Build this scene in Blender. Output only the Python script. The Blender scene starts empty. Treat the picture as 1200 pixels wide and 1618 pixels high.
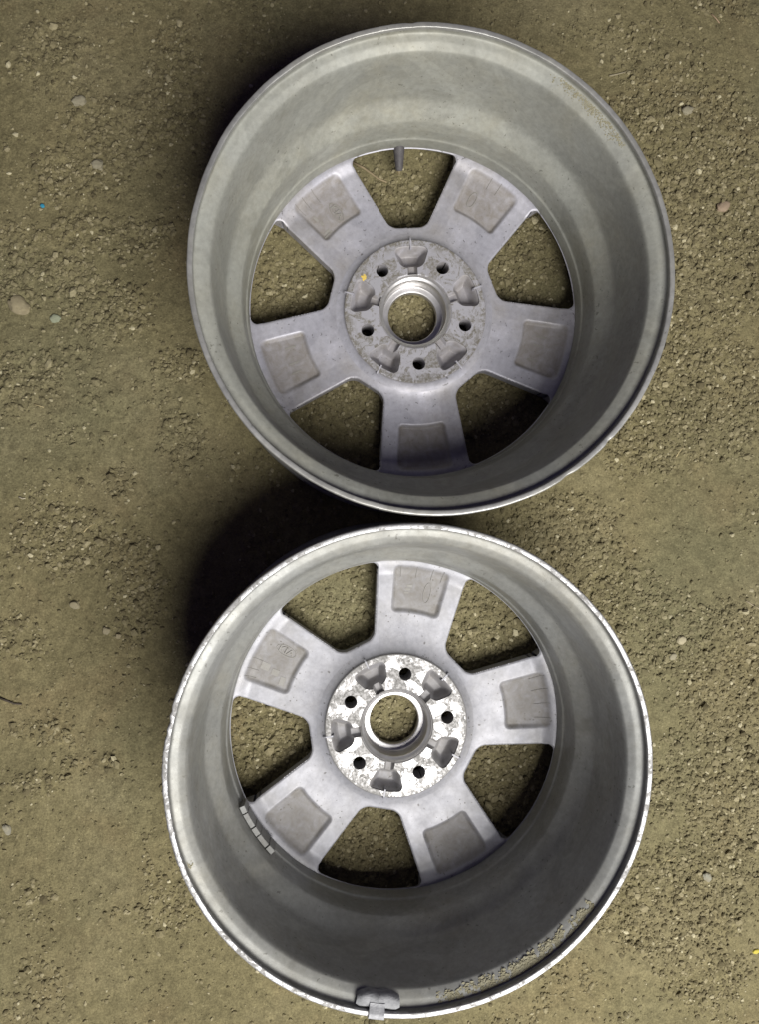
import bpy, math, random
import numpy as np
from mathutils import Matrix, Vector

sc = bpy.context.scene
COL = sc.collection
rng = np.random.default_rng(7)
random.seed(7)
R = math.radians

# ------------------------------------------------------------------ camera
CAM_H = 0.9228                      # lens above the dirt
FPX = 1238.1                        # focal length in photo pixels (1200 wide)
n = np.array([-0.0841, -0.0005, -1.0]); n /= np.linalg.norm(n)
Zc = -n
Xc = np.array([1.0, 0, 0]) - Zc * Zc[0]; Xc /= np.linalg.norm(Xc)
Yc = np.cross(Zc, Xc)
M = np.stack([Xc, Yc, Zc], 1)       # world -> camera
cd = bpy.data.cameras.new('camera')
cd.sensor_fit = 'HORIZONTAL'; cd.sensor_width = 36.0
cd.lens = FPX / 1200 * 36.0
cd.clip_start = 0.01; cd.clip_end = 100
cam = bpy.data.objects.new('camera', cd); COL.objects.link(cam)
cam.matrix_world = Matrix.Translation((0, 0, CAM_H)) @ Matrix(M.T.tolist()).to_4x4()
sc.camera = cam

def gp(px, py, z=0.0):
    """place on the plane z that sits under a photo pixel"""
    d = M.T @ np.array([(px - 600) / FPX, -(py - 809) / FPX, -1.0])
    t = (z - CAM_H) / d[2]
    return float(d[0] * t), float(d[1] * t)

# ------------------------------------------------------------------ light
# a dim shed: one broad opening high up beyond the lower right, and a little cool light from all round
w = bpy.data.worlds.new('World'); sc.world = w; w.use_nodes = True
bg = w.node_tree.nodes['Background']
bg.inputs['Color'].default_value = (.42, .34, 1.0, 1); bg.inputs['Strength'].default_value = 0.055
LAMP = Vector((.66, -1.26, 2.0))
al = bpy.data.lights.new('opening_light', 'AREA'); al.shape = 'DISK'; al.size = 1.55
al.energy = 108; al.color = (1.0, .975, .93)
ao = bpy.data.objects.new('opening_light', al); COL.objects.link(ao)
ao.location = LAMP
ao.rotation_euler = (LAMP - Vector((.1, 0, .05))).to_track_quat('Z', 'Y').to_euler()
sc.view_settings.view_transform = 'Standard'
sc.view_settings.look = 'None'
sc.view_settings.exposure = 0.0
sc.view_settings.gamma = 1.0

# ------------------------------------------------------------------ helpers
def vnoise(x, y, seed=0):
    xi = np.floor(x).astype(np.int64); yi = np.floor(y).astype(np.int64)
    fx = x - xi; fy = y - yi
    fx = fx * fx * fx * (fx * (fx * 6 - 15) + 10); fy = fy * fy * fy * (fy * (fy * 6 - 15) + 10)
    def h(a, b):
        v = (a * 374761393 + b * 668265263 + seed * 974711) & 0xffffffff
        v = ((v ^ (v >> 13)) * 1274126177) & 0xffffffff
        v = v ^ (v >> 16)
        return (v & 0xffffff) / 0xffffff
    a = h(xi, yi); b = h(xi + 1, yi); c = h(xi, yi + 1); d = h(xi + 1, yi + 1)
    return (a + (b - a) * fx) * (1 - fy) + (c + (d - c) * fx) * fy

def fbm(x, y, oct=4, seed=0, gain=.5):
    t = 0; amp = 1; s = 0
    for i in range(oct):
        t = t + amp * vnoise(x * 2 ** i, y * 2 ** i, seed + i * 17); s += amp; amp *= gain
    return t / s

def sstep(a, b, x):
    t = np.clip((x - a) / (b - a), 0, 1); return t * t * (3 - 2 * t)

def mesh_np(name, V, faces, smooth=True, sharp=None):
    """faces: list of (n,k) int arrays"""
    V = np.asarray(V, np.float32)
    me = bpy.data.meshes.new(name)
    me.vertices.add(len(V)); me.vertices.foreach_set('co', V.ravel())
    idx = []; st = []; off = 0
    for F in faces:
        F = np.asarray(F, np.int32)
        if len(F) == 0: continue
        k = F.shape[1]
        idx.append(F.ravel()); st.append(off + np.arange(len(F)) * k); off += F.size
    idx = np.concatenate(idx); st = np.concatenate(st).astype(np.int32)
    me.loops.add(len(idx)); me.loops.foreach_set('vertex_index', idx)
    me.polygons.add(len(st)); me.polygons.foreach_set('loop_start', st)
    me.update(calc_edges=True); me.validate()
    me.polygons.foreach_set('use_smooth', np.full(len(me.polygons), smooth))
    if sharp is not None: me.set_sharp_from_angle(angle=R(sharp))
    return me

def link(name, me, m=None, parent=None, loc=None, rz=0.0):
    o = bpy.data.objects.new(name, me); COL.objects.link(o)
    if m is not None and len(me.materials) == 0: me.materials.append(m)
    if parent is not None: o.parent = parent
    if loc is not None: o.location = loc
    o.rotation_euler = (0, 0, rz)
    return o

def tag(o, label, cat, group=None):
    o['label'] = label; o['category'] = cat
    if group: o['group'] = group

# ------------------------------------------------------------------ materials
class NT:
    def __init__(s, name):
        s.m = bpy.data.materials.new(name); s.m.use_nodes = True
        s.t = s.m.node_tree; s.b = s.t.nodes['Principled BSDF']
        s.co = s.t.nodes.new('ShaderNodeTexCoord')
    def n(s, ty, **k):
        nd = s.t.nodes.new(ty)
        for a, v in k.items(): setattr(nd, a, v)
        return nd
    def l(s, a, b): s.t.links.new(a, b)
    def noise(s, scale, detail=4, rough=.55, src='Object', vec=None, dist=0):
        nd = s.n('ShaderNodeTexNoise'); nd.inputs['Scale'].default_value = scale
        nd.inputs['Detail'].default_value = detail; nd.inputs['Roughness'].default_value = rough
        nd.inputs['Distortion'].default_value = dist
        s.l(vec if vec is not None else s.co.outputs[src], nd.inputs['Vector']); return nd.outputs['Fac']
    def ramp(s, fac, *stops):
        r = s.n('ShaderNodeValToRGB'); e = r.color_ramp.elements
        while len(e) < len(stops): e.new(.5)
        for q, (p, c) in zip(e, stops):
            q.position = p; q.color = (c, c, c, 1) if not isinstance(c, tuple) else (*c, 1)
        s.l(fac, r.inputs[0]); return r.outputs[0]
    def mix(s, fac, a, b, mode='MIX'):
        x = s.n('ShaderNodeMix', data_type='RGBA', blend_type=mode)
        for sock, v in ((x.inputs[0], fac), (x.inputs[6], a), (x.inputs[7], b)):
            if isinstance(v, (int, float)): sock.default_value = v
            elif isinstance(v, tuple): sock.default_value = (*v, 1)
            else: s.l(v, sock)
        return x.outputs[2]
    def math(s, op, a, b=0.0):
        x = s.n('ShaderNodeMath', operation=op)
        for i, v in enumerate((a, b)):
            if isinstance(v, (int, float)): x.inputs[i].default_value = v
            else: s.l(v, x.inputs[i])
        return x.outputs[0]
    def bump(s, h, strength, dist, prev=None):
        b = s.n('ShaderNodeBump'); b.inputs['Strength'].default_value = strength
        b.inputs['Distance'].default_value = dist; s.l(h, b.inputs['Height'])
        if prev is not None: s.l(prev, b.inputs['Normal'])
        s.l(b.outputs[0], s.b.inputs['Normal']); return b.outputs[0]
    def set(s, k, v):
        i = s.b.inputs[k]
        if isinstance(v, (int, float)): i.default_value = v
        elif isinstance(v, tuple): i.default_value = (*v, 1)
        else: s.l(v, i)

def mat_cast(name, base, dirt, metal, rough, off=0.0, spots=.5):
    """dull silver cast aluminium with dust film, stains and small pits"""
    a = NT(name)
    mp = a.n('ShaderNodeMapping'); mp.inputs['Location'].default_value = (off, off * .7, off * .3)
    a.l(a.co.outputs['Object'], mp.inputs['Vector']); v = mp.outputs[0]
    big = a.ramp(a.noise(9, 5, .6, vec=v, dist=.6), (.38, 0.0), (.72, 1.0))
    mid = a.ramp(a.noise(60, 4, .65, vec=v), (.35, 0.0), (.75, 1.0))
    film = a.math('MULTIPLY', big, a.math('ADD', a.math('MULTIPLY', mid, .6), .4))
    c = a.mix(a.math('MULTIPLY', film, .75), base, dirt)
    mott = a.ramp(a.noise(170, 3, .7, vec=v), (.3, .86), (.7, 1.1))
    c = a.mix(1.0, c, mott, 'MULTIPLY')
    wm = a.noise(7, 3, .5, vec=v, dist=1.8)
    c = a.mix(1.0, c, a.ramp(wm, (.44, .90), (.47, 1.0), (.60, 1.0), (.63, 1.12)), 'MULTIPLY')
    smear = a.ramp(a.noise(14, 6, .7, vec=v, dist=.4), (.56, 0.0), (.75, 1.0))
    c = a.mix(a.math('MULTIPLY', smear, .55), c, tuple(q * .55 for q in dirt))
    # sparse dark specks and streaks
    sp = a.ramp(a.noise(240, 2, .5, vec=v), (.665, 0.0), (.70, 1.0))
    gate = a.ramp(a.noise(24, 2, .5, vec=v), (.46, 0.0), (.58, 1.0))
    c = a.mix(a.math('MULTIPLY', a.math('MULTIPLY', sp, gate), spots), c, (.05, .045, .035))
    at = a.n('ShaderNodeAttribute', attribute_name='recess'); rec = at.outputs['Fac']
    grime = a.ramp(a.noise(75, 5, .65, vec=v, dist=.5), (.3, .35), (.7, 1.0))
    rg = a.math('MULTIPLY', rec, grime)
    c = a.mix(a.math('MULTIPLY', rg, .85), c, tuple(q * k for q, k in zip(dirt, (.60, .57, .52))))
    a.set('Base Color', c)
    dull = a.math('SUBTRACT', 1.0, a.math('MULTIPLY', rec, .75))
    a.set('Metallic', a.math('MULTIPLY', a.math('MULTIPLY', a.math('SUBTRACT', 1.0, a.math('MULTIPLY', film, .7)), dull), metal))
    a.set('Roughness', a.math('ADD', a.ramp(a.noise(40, 4, .6, vec=v), (.3, rough - .07), (.7, rough + .09)), a.math('MULTIPLY', rec, .15)))
    p = a.bump(a.noise(900, 3, .6, vec=v), .15, .0005)
    a.bump(a.noise(160, 3, .6, vec=v), .10, .0008, p)
    return a.m

def mat_machined(name, base, dull, cover, rough=.3, off=0.0, metal=1.0, ring=0.0):
    """turned bare aluminium, scratched and part oxidised"""
    a = NT(name)
    mp = a.n('ShaderNodeMapping'); mp.inputs['Location'].default_value = (off, off * .6, 0)
    a.l(a.co.outputs['Object'], mp.inputs['Vector']); v = mp.outputs[0]
    g = a.noise(55, 6, .72, vec=v, dist=.8)
    patch = a.ramp(g, (.5 + (.5 - cover) * .28, 0.0), (.54 + (.5 - cover) * .28, 1.0))
    fine = a.ramp(a.noise(300, 4, .7, vec=v), (.42, 0.0), (.6, 1.0))
    pm = a.math('MULTIPLY', patch, a.math('ADD', a.math('MULTIPLY', fine, .55), .45))
    if ring:      # corrosion gathers towards the outer edge of the face
        sx = a.n('ShaderNodeSeparateXYZ'); a.l(a.co.outputs['Object'], sx.inputs[0])
        rad = a.math('SQRT', a.math('ADD', a.math('MULTIPLY', sx.outputs[0], sx.outputs[0]), a.math('MULTIPLY', sx.outputs[1], sx.outputs[1])))
        edge = a.ramp(a.math('MULTIPLY', rad, 10), (.68, 0.0), (.79, 1.0))
        sp2 = a.ramp(a.noise(210, 5, .75, vec=v), (.44, 0.0), (.56, 1.0))
        pm = a.math('MAXIMUM', pm, a.math('MULTIPLY', a.math('MULTIPLY', edge, sp2), ring))
    c = a.mix(pm, base, dull)
    spk = a.ramp(a.noise(330, 3, .6, vec=v), (.66, 0.0), (.7, 1.0))
    c = a.mix(a.math('MULTIPLY', spk, a.math('ADD', a.math('MULTIPLY', patch, .7), .12)), c, (.045, .04, .035))
    a.set('Base Color', c)
    a.set('Metallic', a.math('MULTIPLY', a.math('SUBTRACT', 1.0, a.math('MULTIPLY', pm, .75)), metal))
    a.set('Roughness', a.math('ADD', a.math('MULTIPLY', pm, .3), rough))
    wv = a.n('ShaderNodeTexWave', wave_type='RINGS', rings_direction='Z')
    wv.inputs['Scale'].default_value = 260; wv.inputs['Distortion'].default_value = 1.5
    a.l(v, wv.inputs['Vector'])
    p = a.bump(wv.outputs['Fac'], .06, .0004)
    a.bump(a.noise(420, 4, .7, vec=v), .3, .0006, p)
    return a.m

def mat_plain(name, c0, c1, rough, metal=0.0, scale=120, bump=.3):
    a = NT(name)
    c = a.mix(a.ramp(a.noise(scale, 4, .65), (.35, 0.0), (.68, 1.0)), c0, c1)
    a.set('Base Color', c); a.set('Roughness', rough); a.set('Metallic', metal)
    a.bump(a.noise(scale * 4, 3, .6), bump, .0006)
    return a.m

CAST_U = mat_cast('dusty_cast_aluminium_upper', (.31, .316, .285), (.262, .248, .185), .2, .55, 0.0)
CAST_L = mat_cast('dusty_cast_aluminium_lower', (.275, .28, .268), (.232, .218, .172), .3, .48, 3.7)
SPOKE_U = mat_cast('silver_spoke_upper', (.39, .388, .437), (.29, .265, .23), .3, .46, 1.3, .6)
SPOKE_L = mat_cast('silver_spoke_lower', (.325, .328, .362), (.265, .253, .232), .25, .48, 5.1, .7)
PAD_U = mat_machined('worn_mounting_face', (.385, .38, .41), (.15, .138, .115), .5, .5, 0.4, .35, 1.0)
PAD_L = mat_machined('bright_mounting_face', (.37, .365, .368), (.19, .186, .178), .62, .42, 2.2, 1.0, .8)
LIP_U = mat_cast('lip_metal_upper', (.38, .38, .37), (.28, .27, .22), .6, .38, 1.1)
LIP_L = mat_machined('lip_metal_lower', (.36, .36, .365), (.22, .215, .205), .52, .44, 4.1, .75)
BORE = mat_plain('bore_metal', (.62, .61, .62), (.5, .49, .48), .42, .85, 60, .1)
LEAD = mat_plain('lead_weight', (.20, .205, .215), (.31, .315, .33), .75, .1, 130, 1.0)
STEELCLIP = mat_plain('clip_steel', (.26, .265, .28), (.36, .365, .38), .6, .3, 150, .5)
ZINC = mat_plain('stick_on_weight', (.25, .255, .25), (.19, .187, .178), .6, .5, 80, .3)
MARK_U = mat_plain('cast_relief_upper', (.27, .26, .245), (.22, .21, .185), .7, .1, 120, .3)
MARK_L = mat_plain('cast_relief_lower', (.275, .268, .255), (.235, .225, .205), .7, .1, 120, .3)
RUBBER = mat_plain('valve_grey', (.055, .05, .055), (.09, .085, .085), .6, .0, 200, .4)
BRASS = mat_plain('valve_tip', (.75, .65, .4), (.6, .5, .3), .35, .8, 200, .2)
MUD = mat_plain('dried_mud', (.225, .205, .130), (.27, .255, .185), .95, 0, 200, .7)
YEL = mat_plain('yellow_paint', (.72, .50, .06), (.6, .45, .12), .6, 0, 300, .3)

# dirt ----------------------------------------------------------------
def mat_dirt():
    a = NT('packed_dirt')
    v = a.co.outputs['Object']
    big = a.noise(5, 5, .6, vec=v)
    c = a.ramp(big, (.3, (.172, .155, .092)), (.5, (.208, .187, .112)), (.72, (.235, .212, .136)))
    red = a.ramp(a.noise(11, 4, .6, vec=v, dist=.5), (.52, 0.0), (.7, 1.0))
    c = a.mix(a.math('MULTIPLY', red, .35), c, (.21, .165, .10))
    grn = a.ramp(a.noise(3.1, 3, .5, vec=v), (.5, 0.0), (.68, 1.0))
    c = a.mix(a.math('MULTIPLY', grn, .4), c, (.160, .165, .110))
    mid = a.ramp(a.noise(90, 5, .7, vec=v), (.3, .72), (.7, 1.22))
    c = a.mix(1.0, c, mid, 'MULTIPLY')
    fine = a.ramp(a.noise(430, 4, .75, vec=v), (.3, .62), (.7, 1.32))
    c = a.mix(1.0, c, fine, 'MULTIPLY')
    # pale grit
    vo = a.n('ShaderNodeTexVoronoi'); vo.inputs['Scale'].default_value = 260
    a.l(v, vo.inputs['Vector'])
    grit = a.ramp(vo.outputs['Distance'], (.10, 1.0), (.22, 0.0))
    sel = a.ramp(vo.outputs['Color'], (.80, 0.0), (.86, 1.0))
    c = a.mix(a.math('MULTIPLY', grit, sel), c, (.42, .38, .26))
    c = a.mix(1.0, c, (.935, .905, .80), 'MULTIPLY')
    a.set('Base Color', c); a.set('Roughness', .95); a.set('Specular IOR Level', .15)
    p = a.bump(a.noise(230, 6, .75, vec=v), .75, .0026)
    a.bump(a.noise(900, 3, .7, vec=v), .4, .0008, p)
    return a.m

def mat_crumb():
    a = NT('dirt_crumbs')
    g = a.n('ShaderNodeNewGeometry')
    c = a.ramp(g.outputs['Random Per Island'], (0.0, (.120, .105, .066)), (.45, (.195, .175, .110)), (.86, (.245, .220, .145)), (.965, (.34, .31, .215)), (1.0, (.52, .49, .37)))
    grn = a.ramp(a.noise(3.1, 3, .5), (.5, 0.0), (.68, 1.0))
    c = a.mix(a.math('MULTIPLY', grn, .3), c, (.17, .168, .11))
    fine = a.ramp(a.noise(600, 3, .7), (.3, .8), (.7, 1.15))
    c = a.mix(1.0, c, fine, 'MULTIPLY')
    c = a.mix(1.0, c, (.935, .905, .80), 'MULTIPLY')
    a.set('Base Color', c); a.set('Roughness', .95); a.set('Specular IOR Level', .15)
    a.bump(a.noise(900, 3, .7), .4, .0008)
    return a.m
DIRT = mat_dirt(); CRUMB = mat_crumb()

# ------------------------------------------------------------------ ground
# loose patches, read off the photograph: x, y, half sizes, weight
BLOBS = [(1080, 330, 150, 260, 1.0), (1010, 560, 130, 190, 1.0), (1130, 620, 90, 120, .8), (880, 850, 110, 80, .95),
         (960, 930, 90, 70, .8), (1020, 1000, 120, 70, .8), (1150, 1080, 90, 130, 1.0), (1130, 1210, 90, 90, .9),
         (1150, 1350, 90, 110, .9), (1070, 1430, 110, 100, .9), (980, 1440, 60, 50, .6), (1040, 1260, 60, 40, .6), (1110, 1540, 90, 60, .6),
         (650, 500, 260, 240, .95), (620, 1130, 270, 260, 1.0), (470, 430, 60, 60, .5),
         (90, 440, 60, 40, .9), (180, 490, 70, 45, .95), (30, 420, 50, 70, .7), (280, 575, 40, 30, 1.0),
         (40, 590, 60, 40, .6), (285, 700, 40, 50, .8), (190, 760, 30, 30, .7), (130, 690, 50, 20, .5),
         (215, 940, 45, 90, .85), (110, 850, 90, 50, .6), (170, 840, 50, 25, .6), (30, 1010, 50, 40, .6),
         (60, 1240, 50, 20, .6), (140, 1215, 50, 25, .6), (265, 1440, 50, 50, .6), (60, 1160, 50, 20, .4),
         (100, 90, 80, 60, .5), (180, 210, 90, 60, .6), (130, 260, 70, 50, .5), (150, 370, 120, 30, .6), (280, 130, 50, 90, .7), (1000, 60, 120, 40, .4)]
def density(x, y):
    d = np.zeros_like(x)
    for px, py, rx, ry, wt in BLOBS:
        cx, cy = gp(px, py); s = CAM_H / FPX
        q = ((x - cx) / (rx * s)) ** 2 + ((y - cy) / (ry * s)) ** 2
        d = np.maximum(d, wt * (1 - sstep(.35, 1.5, q)))
    nz = fbm(x * 16 + 40, y * 16 + 40, 4, 5, .6)
    out = np.clip(d * 1.05 + .06 + (nz - .5) * 1.5, 0, 1)
    out = np.where(d > .05, out, np.clip((nz - .54) * 2.2, 0, .5))
    return out

def ground_z(x, y, d=None):
    if d is None: d = density(x, y)
    z = (fbm(x * 6, y * 6, 3, 1) - .5) * .011 + (fbm(x * 170, y * 170, 3, 12, .6) - .5) * .0011
    z += (fbm(x * 38 + 3, y * 38, 4, 2, .6) - .5) * (.0026 + .003 * d)
    # dried dirt plates and clods where the floor is broken up
    t = fbm(x * 120, y * 120, 3, 9, .6)
    z += sstep(.46, .60, t) * .0019 * sstep(.25, .7, d)
    # scraped marks on the packed floor
    s = np.abs(vnoise((x * .7 + y) * 26, (x - .7 * y) * 5, 77) - .5)
    z -= (1 - sstep(0, .03, s)) * .0011 * (1 - d) * sstep(.5, .6, vnoise(x * 9, y * 9, 31))
    return z - .0025

x0, y1 = gp(0, 0); x1, y0 = gp(1200, 1618)
x0 -= .05; x1 += .05; y0 -= .05; y1 += .05
step = .0018
def axis(a, b):
    mid_ = np.arange(a, b, step)
    ext = np.array([.01, .03, .08, .2, .5, 1.2, 3.0])
    return np.concatenate([a - ext[::-1], mid_, mid_[-1] + ext])
gx = axis(x0, x1); gy = axis(y0, y1)
GX, GY = np.meshgrid(gx, gy)
D = density(GX, GY)
GZ = ground_z(GX, GY, D)
nx_, ny_ = len(gx), len(gy)
I = np.arange(nx_ * ny_).reshape(ny_, nx_)
Q = np.stack([I[:-1, :-1], I[:-1, 1:], I[1:, 1:], I[1:, :-1]], -1).reshape(-1, 4)
ground = link('dirt_ground', mesh_np('dirt_ground', np.stack([GX, GY, GZ], -1).reshape(-1, 3), [Q]), DIRT)
ground['kind'] = 'structure'; ground['label'] = 'packed brown dirt floor with loose crumbled patches'

# icosahedron base for crumbs
ph = (1 + 5 ** .5) / 2
ICO = np.array([(-1, ph, 0), (1, ph, 0), (-1, -ph, 0), (1, -ph, 0), (0, -1, ph), (0, 1, ph), (0, -1, -ph), (0, 1, -ph),
                (ph, 0, -1), (ph, 0, 1), (-ph, 0, -1), (-ph, 0, 1)]) / math.hypot(1, ph)
ICF = np.array([(0, 11, 5), (0, 5, 1), (0, 1, 7), (0, 7, 10), (0, 10, 11), (1, 5, 9), (5, 11, 4), (11, 10, 2), (10, 7, 6), (7, 1, 8),
                (3, 9, 4), (3, 4, 2), (3, 2, 6), (3, 6, 8), (3, 8, 9), (4, 9, 5), (2, 4, 11), (6, 2, 10), (8, 6, 7), (9, 8, 1)])
def rand_rot(k, g):
    q = g.normal(size=(k, 4)); q /= np.linalg.norm(q, axis=1)[:, None]
    a, b, c, d = q.T
    return np.stack([np.stack([1 - 2 * (c * c + d * d), 2 * (b * c - a * d), 2 * (b * d + a * c)], -1),
                     np.stack([2 * (b * c + a * d), 1 - 2 * (b * b + d * d), 2 * (c * d - a * b)], -1),
                     np.stack([2 * (b * d - a * c), 2 * (c * d + a * b), 1 - 2 * (b * b + c * c)], -1)], 1)
def crumbs(P, S, g, flat=(.45, .85)):
    """P (k,3) centres, S (k,) radii -> joined faceted crumbs"""
    k = len(P)
    V = ICO[None] * g.uniform(.68, 1.2, (k, 12, 1))
    V = np.einsum('kij,kvj->kvi', rand_rot(k, g), V)
    sc3 = np.stack([g.uniform(.75, 1.35, k), g.uniform(.7, 1.1, k), g.uniform(*flat, k)], -1)
    V = V * sc3[:, None, :]
    a = g.uniform(0, 2 * np.pi, k); ca, sa = np.cos(a)[:, None], np.sin(a)[:, None]
    X = V[..., 0] * ca - V[..., 1] * sa; Y = V[..., 0] * sa + V[..., 1] * ca
    V = np.stack([X, Y, V[..., 2]], -1) * S[:, None, None] + P[:, None, :]
    F = ICF[None] + (np.arange(k) * 12)[:, None, None]
    return V.reshape(-1, 3), F.reshape(-1, 3)

def scatter(count, lo, hi, power, gain, base, g):
    x = g.uniform(x0, x1, count); y = g.uniform(y0, y1, count)
    d = density(x, y)
    keep = g.uniform(0, 1, count) < np.clip((d ** power) * gain + base, 0, 1)
    x, y = x[keep], y[keep]
    u = g.uniform(0, 1, len(x))
    s = lo * (hi / lo) ** (u ** 1.7)
    z = ground_z(x, y) + s * .12
    return np.stack([x, y, z], -1), s
P1, S1 = scatter(125000, .0011, .0034, 1.3, 1.0, .060, rng)
P2, S2 = scatter(20000, .0024, .0056, 1.9, .42, .003, rng)
P = np.concatenate([P1, P2]); S = np.concatenate([S1, S2])
V, F = crumbs(P, S, rng)
print('crumbs', len(P), 'tris', len(F))
gr = link('loose_crumbs', mesh_np('loose_crumbs', V, [F], smooth=False), CRUMB)
gr['kind'] = 'stuff'; gr['label'] = 'loose dirt crumbs and grit strewn over the floor'

# ------------------------------------------------------------------ wheel
H = .195                                   # height of the upturned inner lip
D_PAD, D_MOAT, D_SPK = .1555, .1580, .1660

def lathe(prof, seg, fn=None, closed=True):
    prof = np.asarray(prof, float); m = len(prof)
    th = np.linspace(0, 2 * np.pi, seg, endpoint=False)
    RR = np.repeat(prof[:, 0][None], seg, 0); ZZ = np.repeat(prof[:, 1][None], seg, 0)
    TH = np.repeat(th[:, None], m, 1)
    if fn is not None: RR, ZZ = fn(RR, ZZ, TH)
    V = np.stack([RR * np.cos(TH), RR * np.sin(TH), ZZ], -1).reshape(-1, 3)
    I = np.arange(seg * m).reshape(seg, m)
    J = np.roll(I, -1, 0)
    if closed: K = np.roll(I, -1, 1); L = np.roll(J, -1, 1)
    else: I, J, K, L = I[:, :-1], J[:, :-1], I[:, 1:], J[:, 1:]
    F = np.stack([I, J, L, K], -1).reshape(-1, 4)
    return V, F

def chaikin(p, it=2, w=.22, closed=True):
    p = np.asarray(p, float)
    for _ in range(it):
        q = np.roll(p, -1, 0) if closed else p[1:]
        b = p if closed else p[:-1]
        a = b * (1 - w) + q * w; c = b * w + q * (1 - w)
        o = np.empty((len(a) * 2, 2)); o[0::2] = a; o[1::2] = c
        if not closed: o = np.concatenate([p[:1], o, p[-1:]])
        p = o
    return p

INNER = [(.1985, .0120), (.1892, .0300), (.1872, .0345), (.1874, .0420), (.1880, .0500), (.1884, .0528), (.1893, .0538), (.1900, .0555),
         (.1903, .0600), (.1908, .0740), (.1917, .0835), (.1928, .0870), (.1985, .0960), (.2040, .1040), (.2058, .1085), (.2068, .1170), (.2090, .1450), (.2108, .1700), (.2122, .1785),
         (.2155, .1812), (.2190, .1836), (.2215, .1846), (.2262, .1862), (.2270, .1880), (.2266, .1915)]
LIP = [(.2264, .1938), (.2270, .1949), (.2308, .1952), (.2317, .1944)]
OUTER = [(.2320, .1930), (.2322, .1880), (.2312, .1838), (.2280, .1815), (.2235, .1790), (.2195, .1740), (.2175, .1600), (.2165, .1540),
         (.2125, .1150), (.2112, .1050), (.2020, .0780), (.2018, .0680), (.2060, .0580), (.2180, .0470), (.2195, .0220), (.2225, .0150),
         (.2295, .0120), (.2312, .0080), (.2308, .0020), (.2285, .0006), (.2020, .0040), (.1995, .0080)]

def ang(t, c):                                # signed angle difference
    return (t - c + np.pi) % (2 * np.pi) - np.pi

def make_barrel(lower, m_body, m_lip, seed):
    nin = len(INNER)
    prof = chaikin(INNER + LIP + OUTER, 3, .24)
    def fn(r, z, t):
        r = r + (fbm(np.cos(t) * 4 + 20, np.sin(t) * 4 + z * 30, 3, seed) - .5) * .0012
        nb = fbm(np.cos(t) * 60 + 80, np.sin(t) * 60 + z * 200, 3, seed + 3, .6) - .5
        top = sstep(.186, .193, z)
        r = r + top * nb * .00025; z = z + top * nb * .0002
        if lower:      # kerb rash: chewed edge on the left, two chips
            for c, wd, dp in ((167.5, .9, .0016), (170.2, .7, .0012), (165, .6, .0006)):
                g = np.exp(-(ang(t, R(c)) / R(wd)) ** 2)
                r = r - g * dp * sstep(.2275, .2315, r); z = z - g * dp * .6 * top
            rash = sstep(R(45), R(20), np.abs(ang(t, R(190))))
            ch = fbm(t * 95, z * 300, 3, seed + 9, .6) - .5
            r = r + rash * top * ch * .0014
        else:
            for c, wd, dp in ((316, .8, .0010), (303, 1.6, .0012), (96, 1.0, .0006)):
                g = np.exp(-(ang(t, R(c)) / R(wd)) ** 2)
                r = r - g * dp * sstep(.2275, .2315, r); z = z - g * dp * .6 * top
        return r, z
    V, F = lathe(prof, 640, fn)
    return V, F, prof

def build_barrel(name, lower, parent, m_body, m_lip, seed):
    V, F, prof = make_barrel(lower, m_body, m_lip, seed)
    # body and machined lip edge are separate parts cut along the profile
    m = len(prof)
    k = np.arange(m)
    kn = (k + 1) % m
    isl = (prof[k, 1] > .1905) & (prof[kn, 1] > .1905)
    fm = np.tile(isl, 640)
    b = link('rim_barrel', mesh_np('rim_barrel', V, [F[~fm]], sharp=38), m_body, parent)
    l = link('rim_lip', mesh_np('rim_lip', V, [F[fm]], sharp=38), m_lip, parent)
    return b, l

# --- signed distances (2-D, wheel plane)
def rounded(ds, rad):
    a = np.stack([d + rad for d in ds], 0)
    return np.sqrt((np.maximum(a, 0) ** 2).sum(0)) + np.minimum(a.max(0), 0) - rad
def sd_open(x, y):
    """spoke window, its axis on +x; negative inside the hole"""
    r = np.hypot(x, y)
    (u1, v1), (u2, v2) = (.098, .0205), (.1785, .0640)
    L = math.hypot(u2 - u1, v2 - v1)
    side = ((np.abs(y) - v1) * (u2 - u1) - (x - u1) * (v2 - v1)) / L
    return rounded([r - .1866, .0985 - x, side], .0075)
def sd_spoke_pocket(x, y):
    r = np.hypot(x, y)
    (u1, v1), (u2, v2) = (.126, .0275), (.182, .0340)
    L = math.hypot(u2 - u1, v2 - v1)
    side = ((np.abs(y) - v1) * (u2 - u1) - (x - u1) * (v2 - v1)) / L
    return rounded([r - .1815, .1275 - r, side], .0065)
def sd_light(x, y):
    """trapezoid recess between the bolt holes, axis on +x"""
    r = np.hypot(x, y)
    (u1, v1), (u2, v2) = (.050, .0120), (.0740, .0212)
    L = math.hypot(u2 - u1, v2 - v1)
    side = ((np.abs(y) - v1) * (u2 - u1) - (x - u1) * (v2 - v1)) / L
    return rounded([r - .0744, .0500 - x, side], .0062)
def sd_chan(x, y):
    return rounded([np.abs(y) - .0054, .034 - x, x - .056], .001)
def fold(x, y, k=5, off=0.0):
    t = np.arctan2(y, x) - off; p = 2 * np.pi / k
    t = (t + p / 2) % p - p / 2; r = np.hypot(x, y)
    return r * np.cos(t), r * np.sin(t)

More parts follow.
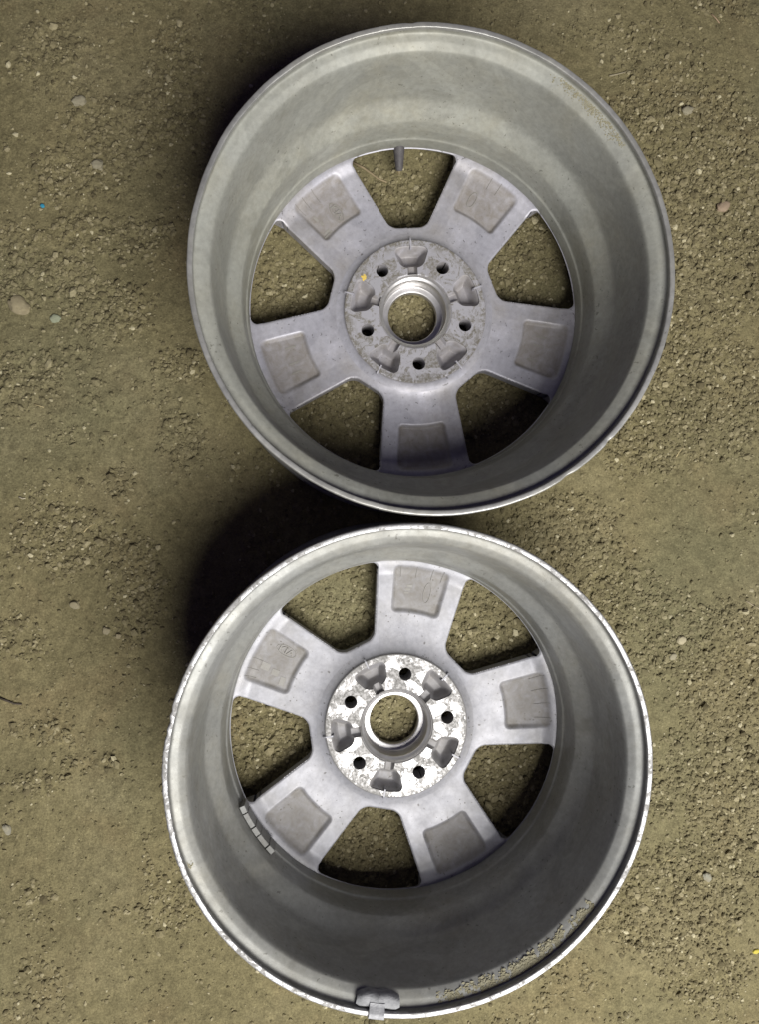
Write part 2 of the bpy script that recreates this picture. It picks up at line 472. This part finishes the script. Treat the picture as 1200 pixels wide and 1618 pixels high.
def patch(rs, ts, sdf, ztop, zbot, closed, wall_only_cut=True, bottom=True):
    """polar sheet cut by an sdf (positive = hole), with walls down to zbot"""
    Rg, Tg = np.meshgrid(rs, ts, indexing='ij')
    X = Rg * np.cos(Tg); Y = Rg * np.sin(Tg)
    h = min(np.diff(rs).min(), (rs.mean()) * abs(ts[1] - ts[0]))
    s = sdf(X, Y); e = 1e-5
    cut = np.zeros(s.shape, bool)
    for it in range(3):
        s = sdf(X, Y)
        if it == 0: cut = np.abs(s) < .58 * h
        gx_ = (sdf(X + e, Y) - s) / e; gy_ = (sdf(X, Y + e) - s) / e
        g2 = np.maximum(gx_ ** 2 + gy_ ** 2, .2)
        X = np.where(cut, X - s * gx_ / g2, X); Y = np.where(cut, Y - s * gy_ / g2, Y)
    s = sdf(X, Y)
    out = (s > 0) & ~cut
    N = s.size; I = np.arange(N).reshape(s.shape)
    if closed:
        a, b, c, d = I[:-1], I[1:], np.roll(I, -1, 1)[1:], np.roll(I, -1, 1)[:-1]
    else:
        a, b, c, d = I[:-1, :-1], I[1:, :-1], I[1:, 1:], I[:-1, 1:]
    Qd = np.stack([a, b, c, d], -1).reshape(-1, 4)
    of = out.ravel(); no = of[Qd].sum(1)
    # a cell of four snapped corners counts by its centre
    cen = sdf(X.ravel()[Qd].mean(1), Y.ravel()[Qd].mean(1))
    full = Qd[(no == 0) & ((cen < .25 * h) | (cut.ravel()[Qd].sum(1) < 4))]
    one = Qd[no == 1]
    tri = np.zeros((0, 3), int)
    if len(one):
        o1 = of[one]; pos = o1.argmax(1)
        idx = (pos[:, None] + np.array([1, 2, 3])) % 4
        tri = np.take_along_axis(one, idx, 1)
        cs = sdf(X.ravel()[tri].mean(1), Y.ravel()[tri].mean(1)); tri = tri[cs < .1 * h]
    Zt = ztop(X, Y)
    V = [np.stack([X, Y, Zt], -1).reshape(-1, 3)]
    faces4 = [full]; faces3 = [tri]
    E = [np.stack([f[:, i], f[:, (i + 1) % f.shape[1]]], -1) for f in (full, tri) if len(f) for i in range(f.shape[1])]
    E = np.concatenate(E)
    key = E.min(1).astype(np.int64) * N + E.max(1)
    u, inv, cnt = np.unique(key, return_inverse=True, return_counts=True)
    B = E[cnt[inv] == 1]
    if wall_only_cut:
        cf = cut.ravel(); B = B[cf[B[:, 0]] & cf[B[:, 1]]]
    if len(B):
        vs, loc = np.unique(B, return_inverse=True); loc = loc.reshape(B.shape)
        top = V[0][vs]; base = N
        k = len(vs)
        lv = 3
        zb = zbot(top[:, 0], top[:, 1]) if callable(zbot) else np.full(k, zbot)
        for j in range(lv + 1):
            f = j / lv
            rr = np.hypot(top[:, 0], top[:, 1]); k_ = 1 + sstep(.1825, .1855, rr) * .055 * f     # the window's outer wall is undercut
            V.append(np.stack([top[:, 0] * k_, top[:, 1] * k_, top[:, 2] * (1 - f) + zb * f], -1))
        for j in range(lv):
            o0 = base + j * k; o1_ = o0 + k
            faces4.append(np.stack([loc[:, 1] + o0, loc[:, 0] + o0, loc[:, 0] + o1_, loc[:, 1] + o1_], -1))
    V = np.concatenate(V)
    if bottom:
        nb = len(V); zb = zbot(X, Y) if callable(zbot) else np.full(X.shape, zbot)
        k_ = 1 + sstep(.1825, .1855, np.hypot(X, Y)) * .055
        V = np.concatenate([V, np.stack([X * k_, Y * k_, zb], -1).reshape(-1, 3)])
        faces4.append(full[:, ::-1] + nb)
        if len(tri): faces3.append(tri[:, ::-1] + nb)
    f4 = np.concatenate(faces4); f3 = np.concatenate(faces3)
    used = np.unique(np.concatenate([f4.ravel(), f3.ravel()]))
    remap = np.full(len(V), -1); remap[used] = np.arange(len(used))
    return V[used], [remap[f4], remap[f3]]

# z of the cast back surface
def z_disc(x, y):
    r = np.hypot(x, y)
    z = H - D_MOAT - (D_SPK - D_MOAT) * (1 - np.exp(-np.maximum(r - .0815, 0) / .0085)) + sstep(.170, .1878, r) * .0055 + sstep(.115, .165, r) * .0015
    ox, oy = fold(x, y, 5, R(36))
    so_ = sd_open(ox, oy)                       # rounded window edge
    e = np.clip(1 - so_ / .0018, 0, 1); z = z - e * e * .0011
    sx, sy = fold(x, y, 5, 0)
    sp = sd_spoke_pocket(sx, sy)
    dep = sstep(.0006, -.0052, sp)
    z = z - dep * (.0036 - .0020 * sstep(.150, .182, r))
    z = z + dep * (fbm(x * 110, y * 110, 3, 41) - .5) * .00025
    return z + (fbm(x * 22, y * 22, 3, 40) - .5) * .0005

def add_attr(me, fn):
    co = np.empty(len(me.vertices) * 3, np.float32); me.vertices.foreach_get('co', co); co = co.reshape(-1, 3)
    at = me.attributes.new('recess', 'FLOAT', 'POINT')
    at.data.foreach_set('value', np.asarray(fn(co[:, 0].astype(float), co[:, 1].astype(float)), np.float32))
R_SPLIT = .0905
def spoke_mesh():
    rs = np.linspace(R_SPLIT, .1878, 116)
    ts = np.linspace(-R(36), R(36), 220)
    def s(x, y):
        return np.maximum(-sd_open(x * math.cos(R(36)) + y * math.sin(R(36)), -x * math.sin(R(36)) + y * math.cos(R(36))),
                          -sd_open(x * math.cos(R(36)) - y * math.sin(R(36)), x * math.sin(R(36)) + y * math.cos(R(36))))
    V, F = patch(rs, ts, s, z_disc, .012, False)
    me = mesh_np('spoke', V, F)
    add_attr(me, lambda x, y: sstep(.0004, -.0030, sd_spoke_pocket(*fold(x, y))))
    return me

def hub_mesh():
    rs = np.concatenate([np.linspace(.0405, .0815, 64), np.linspace(.0822, R_SPLIT, 14)])
    ts = np.linspace(0, 2 * np.pi, 760, endpoint=False)
    def zt(x, y):
        r = np.hypot(x, y)
        zp = H - D_PAD - .0015
        lx, ly = fold(x, y, 5, R(36))
        sl_ = sd_light(lx, ly); sc_ = sd_chan(lx, ly)
        dl = sstep(.0012, -.0085, sl_) * .0150
        dc = sstep(.0008, -.0028, sc_) * .0048
        zp = zp - np.maximum(dl, dc) - .0002
        zm = z_disc(x, y)
        return np.where(r < .0817, zp, zm)
    def s(x, y):
        bx, by = fold(x, y, 5, 0)
        return -(np.hypot(bx - .0592, by) - .0070)
    V, F = patch(rs, ts, s, zt, .010, True)
    me = mesh_np('hub', V, F, sharp=50)
    add_attr(me, lambda x, y: .75 * (np.hypot(x, y) < .0816))
    return me

def pad_mesh():
    rs = np.linspace(.0415, .0812, 72)
    ts = np.linspace(0, 2 * np.pi, 800, endpoint=False)
    def s(x, y):
        bx, by = fold(x, y, 5, 0); lx, ly = fold(x, y, 5, R(36))
        hole = np.hypot(bx - .0592, by) - .0074
        return -np.minimum(np.minimum(hole, sd_light(lx, ly) - .0006), sd_chan(lx, ly) - .0003)
    def zt(x, y):
        r = np.hypot(x, y)
        e = np.clip((r - .0803) / .0009, 0, 1); e2 = np.clip((.0425 - r) / .001, 0, 1)
        return H - D_PAD - e * e * .0006 - e2 * e2 * .0006 + (fbm(x * 90, y * 90, 3, 61) - .5) * .00016
    V, F = patch(rs, ts, s, zt, H - D_PAD - .003, True, bottom=False)
    # outer skirt down to the moat
    th = np.linspace(0, 2 * np.pi, 400, endpoint=False)
    pr = np.array([(.0812, H - D_PAD - .0006), (.0815, H - D_PAD - .004), (.0820, H - D_MOAT - .002)])
    V2, F2 = lathe(pr, 400, closed=False)
    return mesh_np('mounting_face', np.concatenate([V, V2]), [F[0], F[1], F2 + len(V)], sharp=45)

def bore_mesh():
    b = H - D_PAD
    pr = [(.0418, b - .0006), (.0412, b - .0012), (.0400, b - .0035), (.0372, b - .0052), (.0362, b - .0062), (.0358, b - .0250),
          (.0350, b - .0260), (.0290, b - .0266), (.0284, b - .0274), (.0280, b - .0350), (.0300, b - .0370), (.0400, .0015)]
    V, F = lathe(chaikin(pr, 2, .2, False), 200, closed=False)
    return mesh_np('centre_bore', V, [F], sharp=40)

def tube(p0, p1, r0, r1, seg=20, rings=((0, 1), (1, 1)), caps=True):
    """solid of revolution between two points; rings = (position, scale)"""
    p0 = np.array(p0, float); p1 = np.array(p1, float); ax = p1 - p0; L = np.linalg.norm(ax); ax /= L
    u = np.cross(ax, [0, 0, 1.0]);
    if np.linalg.norm(u) < 1e-6: u = np.array([1.0, 0, 0])
    u /= np.linalg.norm(u); v = np.cross(ax, u)
    th = np.linspace(0, 2 * np.pi, seg, endpoint=False)
    V = []
    for f, k in rings:
        rad = (r0 + (r1 - r0) * f) * k
        V.append(p0 + ax * L * f + rad * (np.cos(th)[:, None] * u + np.sin(th)[:, None] * v))
    V = np.concatenate(V); m = len(rings)
    I = np.arange(m * seg).reshape(m, seg); J = np.roll(I, -1, 1)
    F = np.stack([I[:-1], J[:-1], J[1:], I[1:]], -1).reshape(-1, 4)
    T = np.zeros((0, 3), int)
    if caps:
        V = np.concatenate([V, [p0 + ax * L * rings[0][0]], [p0 + ax * L * rings[-1][0]]])
        a, b = len(V) - 2, len(V) - 1
        T = np.concatenate([np.stack([J[0], I[0], np.full(seg, a)], -1), np.stack([I[-1], J[-1], np.full(seg, b)], -1)])
    return V, [F, T]

def arc_block(r0, r1, z0, z1, t0, t1, seg, bev=.0008, fn=None):
    """a block bent round the wheel axis with soft edges"""
    c = [(r0 + bev, z0), (r1 - bev, z0), (r1, z0 + bev), (r1, z1 - bev), (r1 - bev, z1), (r0 + bev, z1), (r0, z1 - bev), (r0, z0 + bev)]
    mid_ = ((r0 + r1) / 2, (z0 + z1) / 2)
    ts = np.concatenate([[t0], np.linspace(t0 + bev / r0, t1 - bev / r0, seg), [t1]])
    V = []
    for i, t in enumerate(ts):
        k = .82 if i in (0, len(ts) - 1) else 1.0
        for r, z in c:
            rr = mid_[0] + (r - mid_[0]) * k; zz = mid_[1] + (z - mid_[1]) * k
            if fn: rr, zz = fn(rr, zz, t)
            V.append((rr * math.cos(t), rr * math.sin(t), zz))
    m = len(c); I = np.arange(len(V)).reshape(-1, m); K = np.roll(I, -1, 1)
    F = np.stack([I[:-1], I[1:], K[1:], K[:-1]], -1).reshape(-1, 4)
    E1 = I[0][None, :]; E2 = I[-1][::-1][None, :]
    return np.array(V), [F, E1, E2]

def rib_mesh():
    """thin casting fin from the recess out over the pad edge"""
    b = H - D_PAD
    P_ = [(.0715, b - .0030), (.0728, b + .0004), (.0812, b + .0004), (.0838, b - .0008), (.0846, b - .0095), (.0715, b - .0095)]
    V = [(x, s * .00085, z) for s in (-1, 1) for x, z in P_]
    k = len(P_)
    F4 = [(i, (i + 1) % k, (i + 1) % k + k, i + k) for i in range(k)]
    return mesh_np('casting_fin', np.array(V), [np.array(F4), np.array([[5, 4, 3, 2, 1, 0]]), np.array([[6, 7, 8, 9, 10, 11]])], smooth=False)

def text_mesh(txt, size, depth):
    cu = bpy.data.curves.new('emblem_text', 'FONT'); cu.body = txt; cu.size = size; cu.extrude = depth
    cu.align_x = 'CENTER'; cu.align_y = 'CENTER'; cu.resolution_u = 3; cu.bevel_depth = .0001
    o = bpy.data.objects.new('emblem_text', cu); COL.objects.link(o)
    me = bpy.data.meshes.new_from_object(o.evaluated_get(bpy.context.evaluated_depsgraph_get()))
    bpy.data.objects.remove(o); bpy.data.curves.remove(cu)
    return me

def oval_ring(a, b, wdt, hgt, seg=64):
    th = np.linspace(0, 2 * np.pi, seg, endpoint=False)
    V = []
    for k, z in ((-wdt / 2, -hgt), (-wdt / 4, hgt), (wdt / 4, hgt), (wdt / 2, -hgt)):
        V.append(np.stack([(a + k) * np.cos(th), (b + k) * np.sin(th), np.full(seg, z)], -1))
    V = np.concatenate(V); I = np.arange(4 * seg).reshape(4, seg); J = np.roll(I, -1, 1)
    return V, np.stack([I[:-1], J[:-1], J[1:], I[1:]], -1).reshape(-1, 4)

SPOKE_ME = spoke_mesh(); HUB_ME = hub_mesh(); PAD_ME = pad_mesh(); BORE_ME = bore_mesh(); RIB_ME = rib_mesh()
print('spoke', len(SPOKE_ME.polygons), 'hub', len(HUB_ME.polygons), 'pad', len(PAD_ME.polygons))

def drape(V, r, phi, rot):
    """lay a flat local mesh on the curved pocket floor of a spoke"""
    c, q = math.cos(rot), math.sin(rot)
    X = r * math.cos(phi) + V[:, 0] * c - V[:, 1] * q; Y = r * math.sin(phi) + V[:, 0] * q + V[:, 1] * c
    return np.stack([X, Y, z_disc(X, Y) + V[:, 2]], -1)

def add_emblem(parent, mat, r, phi, kind, ca, cb):
    """raised cast oval in the spoke pocket; its long axis runs along the spoke"""
    V, F = oval_ring(ca, cb, .0013, .0006)
    faces = F.tolist()
    if kind == 'letters':
        me = text_mesh('KIA', cb * 1.75, .0005)
        me.transform(Matrix.Diagonal((1.22, 1, 1, 1)))
        co = np.array([v.co[:] for v in me.vertices]); nv = len(V)
        faces += [[i + nv for i in p.vertices] for p in me.polygons]
        V = np.concatenate([V, co + np.array([0, 0, .0003])])
    V = drape(V, r, phi, math.pi + phi * .3)
    m2 = bpy.data.meshes.new('oval_emblem'); m2.from_pydata(V.tolist(), [], faces); m2.update()
    return link('oval_emblem', m2, mat, parent)

def wheel(name, loc, base, cast, spk, pad, lip, lower, seed):
    w_ = bpy.data.objects.new(name, None); COL.objects.link(w_); w_.location = (*loc, 0)
    w_.empty_display_size = .05
    build_barrel(name, lower, w_, cast, lip, seed)
    spokes = []
    sm = SPOKE_ME if not lower else SPOKE_ME.copy()
    sm.materials.clear(); sm.materials.append(spk)
    for k in range(5): spokes.append(link('spoke', sm, spk, w_, (0, 0, 0), base + k * R(72)))
    hm = HUB_ME if not lower else HUB_ME.copy(); hm.materials.clear(); hm.materials.append(spk)
    hub = link('hub', hm, spk, w_, (0, 0, 0), base)
    pm = PAD_ME if not lower else PAD_ME.copy(); pm.materials.clear(); pm.materials.append(pad)
    link('mounting_face', pm, pad, hub)
    link('centre_bore', BORE_ME, BORE, hub)
    rm = RIB_ME if not lower else RIB_ME.copy(); rm.materials.clear(); rm.materials.append(spk)
    for k in range(5): link('casting_fin', rm, spk, hub, (0, 0, 0), R(36) + k * R(72))
    return w_, spokes, hub

UP = (.1155, .2283); LO = (.0937, -.2416)
B_U, B_L = R(58), R(80)
wu, spu, hubu = wheel('alloy_wheel', UP, B_U, CAST_U, SPOKE_U, PAD_U, LIP_U, False, 100)
wl, spl, hubl = wheel('alloy_wheel', LO, B_L, CAST_L, SPOKE_L, PAD_L, LIP_L, True, 200)
tag(wu, 'duller silver five spoke alloy wheel with a valve stem, lying face down', 'wheel', 'alloy wheels lying face down')
tag(wl, 'brighter silver alloy wheel with a clip weight and scraped lip, nearer the bottom', 'wheel', 'alloy wheels lying face down')

# cast emblems (spoke 1 of each wheel points up and left)
add_emblem(spu[1], MARK_U, .1455, R(-2.0), 'letters', .0115, .0052)
add_emblem(spl[1], MARK_L, .1505, R(-6.0), 'letters', .0120, .0055)
add_emblem(spl[0], MARK_L, .1530, R(-4.0), 'plain', .0115, .0040)
add_emblem(spu[0], MARK_U, .1500, R(5.0), 'plain', .0095, .0040)

# small raised casting plates with a rounded edge
def cast_plate(parent, mat, r, phi, a, b, hgt=.0003):
    V = np.array([(sx * a * k, sy * b * k, zz) for k, zz in ((1.1, -.0006), (1, hgt)) for sx, sy in ((-1, -1), (1, -1), (1, 1), (-1, 1))])
    V = drape(V, r, phi, phi)
    F = np.array([(0, 1, 5, 4), (1, 2, 6, 5), (2, 3, 7, 6), (3, 0, 4, 7), (4, 5, 6, 7)])
    link('casting_mark', mesh_np('casting_mark', V, [F], smooth=False), mat, parent)
for r, p, a, b in ((.163, 3.5, .0050, .0042), (.150, 4.4, .0042, .0035), (.139, 7.0, .0030, .0048)):
    cast_plate(spl[1], MARK_L, r, R(p), a, b)
for r, p, a, b in ((.155, 7.0, .0032, .0014), (.147, 6.5, .0026, .0012), (.136, 7.5, .0012, .0040), (.133, 8.0, .0007, .0060)):
    cast_plate(spu[1], MARK_U, r, R(p), a, b)
for r, p, a, b in ((.158, 4.0, .0014, .0032), (.154, 4.5, .0012, .0030), (.150, 5.0, .0010, .0024)):
    cast_plate(spl[0], MARK_L, r, R(p), a, b)
for k, (r, p) in enumerate(((.150, 1.0), (.152, 5.0), (.148, -6))):
    cast_plate(spu[2], MARK_U, r, R(p), .006, .0009); cast_plate(spu[4], MARK_U, r, R(p), .006, .0009)

# flash seams running along the outer end of some pockets
def seam(parent, mat, r0, r1, phi):
    V = []; N = 8
    for i in range(N):
        r = r0 + (r1 - r0) * i / (N - 1); x, y = r * math.cos(phi), r * math.sin(phi)
        z = float(z_disc(np.array([x]), np.array([y]))[0]); tx, ty = -math.sin(phi), math.cos(phi)
        for s, dz in ((-1, -.0004), (0, .0006), (1, -.0004)): V.append((x + tx * s * .0006, y + ty * s * .0006, z + dz))
    I = np.arange(N * 3).reshape(N, 3)
    F = np.stack([I[:-1, :-1], I[1:, :-1], I[1:, 1:], I[:-1, 1:]], -1).reshape(-1, 4)
    link('flash_seam', mesh_np('flash_seam', np.array(V), [F], smooth=False), mat, parent)
for p in (9, 4, -1.5, -7): seam(spl[4], MARK_L, .163, .181, R(p))
for p in (8, 2, -4, -8): seam(spl[0], MARK_L, .168, .181, R(p))
for p in (9, 6, 2): seam(spl[1], MARK_L, .168, .181, R(p))
for p in (9, 5.5, 1): seam(spu[1], MARK_U, .165, .181, R(p))
for p in (2, -2): seam(spu[0], MARK_U, .168, .181, R(p))

# valve stem of the upper wheel, showing in its top window
a_ = R(95.5)
def pol(r, z, a): return (r * math.cos(a), r * math.sin(a), z)
V, F = tube(pol(.197, H - .156, a_), pol(.169, H - .176, a_), .0078, .0042, 20, ((0, 1), (.1, 1), (.5, 1), (.8, 1), (.92, 1), (1, .9)))
vs = link('valve_stem', mesh_np('valve_stem', V, F, sharp=50), RUBBER, wu)
V, F = tube(pol(.1705, H - .1775, a_), pol(.1665, H - .1815, a_), .0024, .0018, 14, ((0, 1), (.7, 1), (1, .7)))
link('valve_tip', mesh_np('valve_tip', V, F, sharp=50), BRASS, vs)

# stick-on weights of the lower wheel
spans = [(203.6, 206.3), (206.45, 211.7), (211.85, 214.9), (215.05, 219.6), (219.75, 222.6)]
for i, (t0, t1) in enumerate(spans):
    V, F = arc_block(.1838 + (.0003 if i % 2 else 0), .1900, H - .1480, H - .1260 - .0006 * (i % 2), R(t0), R(t1), 5, .0005)
    link('stick_on_weight', mesh_np('stick_on_weight', V, F, smooth=False), ZINC, wl)

# clip-on weight on the lip of the lower wheel
def bulge(r, z, t):
    u = abs((t - R(261.3)) / R(5.2)); k = 1 - .45 * max(0, u - .55) ** 1.2
    rr = .2274 - (.2274 - r) * k
    return rr + .0003 * math.sin(t * 90), z + .0003 * math.sin(t * 61 + r * 900)
V, F = arc_block(.2135, .2273, H - .0200, H - .0035, R(255.9), R(266.7), 26, .0032, bulge)
cw = link('clip_on_weight', mesh_np('clip_on_weight', V, F, sharp=60), LEAD, wl)
prof = [(.2200, -.0026), (.2235, -.0016), (.2268, .0016), (.2300, .0024), (.2322, .0018), (.2336, -.0010), (.2338, -.0080), (.2326, -.0082),
        (.2322, -.0012), (.2314, .0006), (.2298, .0011), (.2272, .0003), (.2240, -.0034), (.2200, -.0044)]
ts = np.linspace(R(259.2), R(263.0), 8)
V = np.array([pol(r, H + dz, t) for t in ts for r, dz in prof]); m = len(prof)
I = np.arange(len(V)).reshape(-1, m); K = np.roll(I, -1, 1)
link('clip', mesh_np('clip', V, [np.stack([I[:-1], I[1:], K[1:], K[:-1]], -1).reshape(-1, 4), I[0][None], I[-1][::-1][None]], sharp=40), STEELCLIP, cw)

# dried mud on the bead ledges
def ledge_mud(parent, t0, t1, count, seed, rlo=.2165, rhi=.2258, smax=.0022):
    g = np.random.default_rng(seed)
    t = g.uniform(0, 1, count); u = g.uniform(0, 1, count) ** .8
    a = R(t0) + R(t1 - t0) * t
    keep = g.uniform(0, 1, count) < sstep(.40, .80, fbm(a * 40, u * 3, 3, seed) + .35 * (1 - np.abs(2 * t - 1)) - .1 + (u - .5) * .25)
    a, u = a[keep], u[keep]
    r = np.clip(rlo + (rhi - rlo) * u + g.normal(0, .0011, len(u)), .2130, .2262)
    z = np.interp(r, [.2122, .2155, .2190, .2215, .2262], [.1790, .1812, .1836, .1846, .1862])
    s = .0005 + (smax - .0005) * g.uniform(0, 1, len(a)) ** 2.2
    V, F = crumbs(np.stack([r * np.cos(a), r * np.sin(a), z], -1), s, g, (.18, .4))
    o = link('dried_mud', mesh_np('dried_mud', V, [F], smooth=False), MUD, parent)
    o['kind'] = 'stuff'
ledge_mud(wl, 276, 322, 5200, 11)
ledge_mud(wl, 201, 203, 60, 14, .222, .227, .0014)
ledge_mud(wu, 34, 60, 1500, 12, .2185, .2258, .0011)

# yellow paint dab on the upper hub
g = np.random.default_rng(5)
aa = R(148) - B_U + g.normal(0, .022, 26); rr = .0705 + g.normal(0, .0014, 26)
V, F = crumbs(np.stack([rr * np.cos(aa), rr * np.sin(aa), np.full(26, H - D_PAD)], -1), g.uniform(.0006, .0016, 26), g, (.15, .25))
link('paint_dab', mesh_np('paint_dab', V, [F], smooth=False), YEL, hubu)

# ------------------------------------------------------------------ small things lying on the dirt
def ico2():
    V = [tuple(v) for v in ICO]; F = [tuple(f) for f in ICF]
    for _ in range(2):
        cache = {}; nf = []
        def mid(a, b):
            k = (min(a, b), max(a, b))
            if k not in cache:
                m = np.array(V[a]) + np.array(V[b]); m /= np.linalg.norm(m); V.append(tuple(m)); cache[k] = len(V) - 1
            return cache[k]
        for a, b, c in F:
            x, y, z = mid(a, b), mid(b, c), mid(c, a); nf += [(a, x, z), (b, y, x), (c, z, y), (x, y, z)]
        F = nf
    return np.array(V), np.array(F)
IV, IF = ico2()
def stone(px, py, wpx, hpx, rot, c0, c1, label, seed, name='stone', cat='stone', flat=.5):
    s = CAM_H / FPX
    x, y = gp(px, py)
    V = IV.copy()
    k = 1 + (fbm(V[:, 0] * 1.6 + seed * 3.1 + 9, V[:, 1] * 1.6 + V[:, 2] * 2 + 9, 3, seed) - .5) * .75
    V = V * k[:, None]
    V[:, 2] = np.where(V[:, 2] > .55, .55 + (V[:, 2] - .55) * .4, V[:, 2])
    V *= np.array([wpx * s / 2, hpx * s / 2, min(wpx, hpx) * s / 2 * flat * 1.6])
    z = float(ground_z(np.array([x]), np.array([y]))[0])
    o = link(name, mesh_np(name, V, [IF], sharp=35), mat_plain(name + '_surface', c0, c1, .85, 0, 160, .5), None, (x, y, z + .0012), R(rot))
    tag(o, label, cat)
T0, T1 = (.285, .245, .15), (.225, .19, .115)
G0, G1 = (.30, .275, .19), (.22, .195, .13)
stone(29, 482, 36, 25, -20, T0, T1, 'largest tan oval stone at the left edge of the floor', 1)
stone(85, 502, 15, 12, 10, (.27, .29, .20), (.22, .24, .165), 'small pale green chip right of the largest tan stone', 2, 'stone_chip', 'chip', .3)
stone(154, 260, 18, 15, 0, G0, G1, 'round brown pebble alone on packed dirt, upper left', 3)
stone(125, 160, 22, 17, 15, G0, G1, 'dirt coloured clod above the round brown pebble', 4)
stone(117, 956, 16, 12, -20, T0, G1, 'pebble sunk in a small dark pit left of the wheels', 5)
stone(167, 997, 12, 11, 0, T0, G1, 'rounded pebble right of the pit, beside two flat ones', 6)
stone(187, 1005, 10, 8, 10, T0, T1, 'flat pale pebble just right of the rounded pebble', 7)
stone(1077, 1011, 14, 13, 0, (.40, .36, .24), (.32, .28, .18), 'pale round pebble right of the brighter wheel', 8)
stone(1064, 1037, 13, 11, 20, G0, G1, 'duller pebble just below the pale round pebble', 9)
stone(1144, 327, 24, 16, 25, (.30, .225, .155), (.24, .18, .12), 'flat pinkish brown stone in the crumbs at right', 10)
stone(1085, 177, 18, 13, 10, G0, G1, 'greyish flat stone in loose dirt right of the duller wheel', 16)
stone(9, 1312, 11, 18, 20, G0, (.2, .19, .15), 'grey pebble at the left edge below the twig', 12)
stone(1118, 1385, 16, 12, -50, (.25, .25, .20), G1, 'grey flat chip in the gravel at lower right', 13, 'stone_chip', 'chip', .35)
stone(67, 325, 7, 6, 0, (.02, .20, .32), (.03, .26, .38), 'tiny blue plastic scrap on the dirt at left', 14, 'plastic_scrap', 'scrap', .4)
stone(1196, 1503, 11, 7, 10, (.50, .42, .05), (.42, .36, .08), 'yellow scrap at the right edge near the bottom', 15, 'plastic_scrap', 'scrap', .4)

def stalk(pts, w0, col, label, name='straw', cat='straw'):
    """thin dry stem laid along photo points"""
    P_ = []
    for px, py in pts:
        x, y = gp(px, py); P_.append((x, y, float(ground_z(np.array([x]), np.array([y]))[0]) + w0 * .9))
    o0 = np.array(P_[0]); V = []; F = []
    for i, p in enumerate(P_):
        a = np.array(P_[max(0, i - 1)]); b = np.array(P_[min(len(P_) - 1, i + 1)]); t = b - a; t /= np.linalg.norm(t)
        u = np.array([-t[1], t[0], 0]); v = np.array([0, 0, 1.0]); k = w0 * (1 - .45 * i / len(P_))
        for q in range(6):
            c = q * math.pi / 3; V.append(np.array(p) - o0 + k * (math.cos(c) * u + .7 * math.sin(c) * v))
    nr = len(P_); I = np.arange(nr * 6).reshape(nr, 6); K = np.roll(I, -1, 1)
    F = np.stack([I[:-1], K[:-1], K[1:], I[1:]], -1).reshape(-1, 4)
    o = link(name, mesh_np(name, np.array(V), [F, I[0][::-1][None], I[-1][None]]), mat_plain(name + '_surface', col, tuple(c * .75 for c in col), .8, 0, 300, .3), None, tuple(o0))
    tag(o, label, cat)
ST = (.46, .38, .20)
stalk([(131, 841), (137, 834), (146, 828)], .0009, ST, 'short pale straw left of the gap between the wheels')
stalk([(1067, 727), (1073, 716), (1081, 706)], .0008, ST, 'thin pale straw on smooth dirt right of the duller wheel')
stalk([(868, 861), (880, 864)], .0007, ST, 'tiny straw right of where the wheels almost touch')
stalk([(28, 785), (34, 788), (39, 787)], .0009, (.5, .45, .33), 'pale bent straw at the left edge, upper of two')
stalk([(52, 638), (62, 641), (68, 643)], .0008, ST, 'pale straw splinter under the largest tan stone')
stalk([(1056, 1361), (1065, 1359), (1071, 1355)], .0008, ST, 'pale straw in the gravel at lower right')
stalk([(1178, 949), (1190, 956), (1204, 964)], .0010, (.34, .29, .19), 'brown straw at the right edge above the gravel')
stalk([(1124, 24), (1131, 30), (1137, 38)], .0009, (.40, .28, .18), 'reddish straw near the top right corner')
stalk([(-4, 1103), (10, 1109), (20, 1113), (32, 1114)], .0013, (.07, .055, .04), 'dark twig at the left edge', 'twig', 'twig')
stalk([(556, 256), (575, 266), (598, 281), (612, 288)], .0016, (.28, .22, .13), 'brown stalk seen through the top window of the duller wheel', 'twig', 'twig')
stalk([(965, 118), (975, 116), (990, 113)], .0011, (.33, .29, .19), 'short straw above right of the duller wheel')
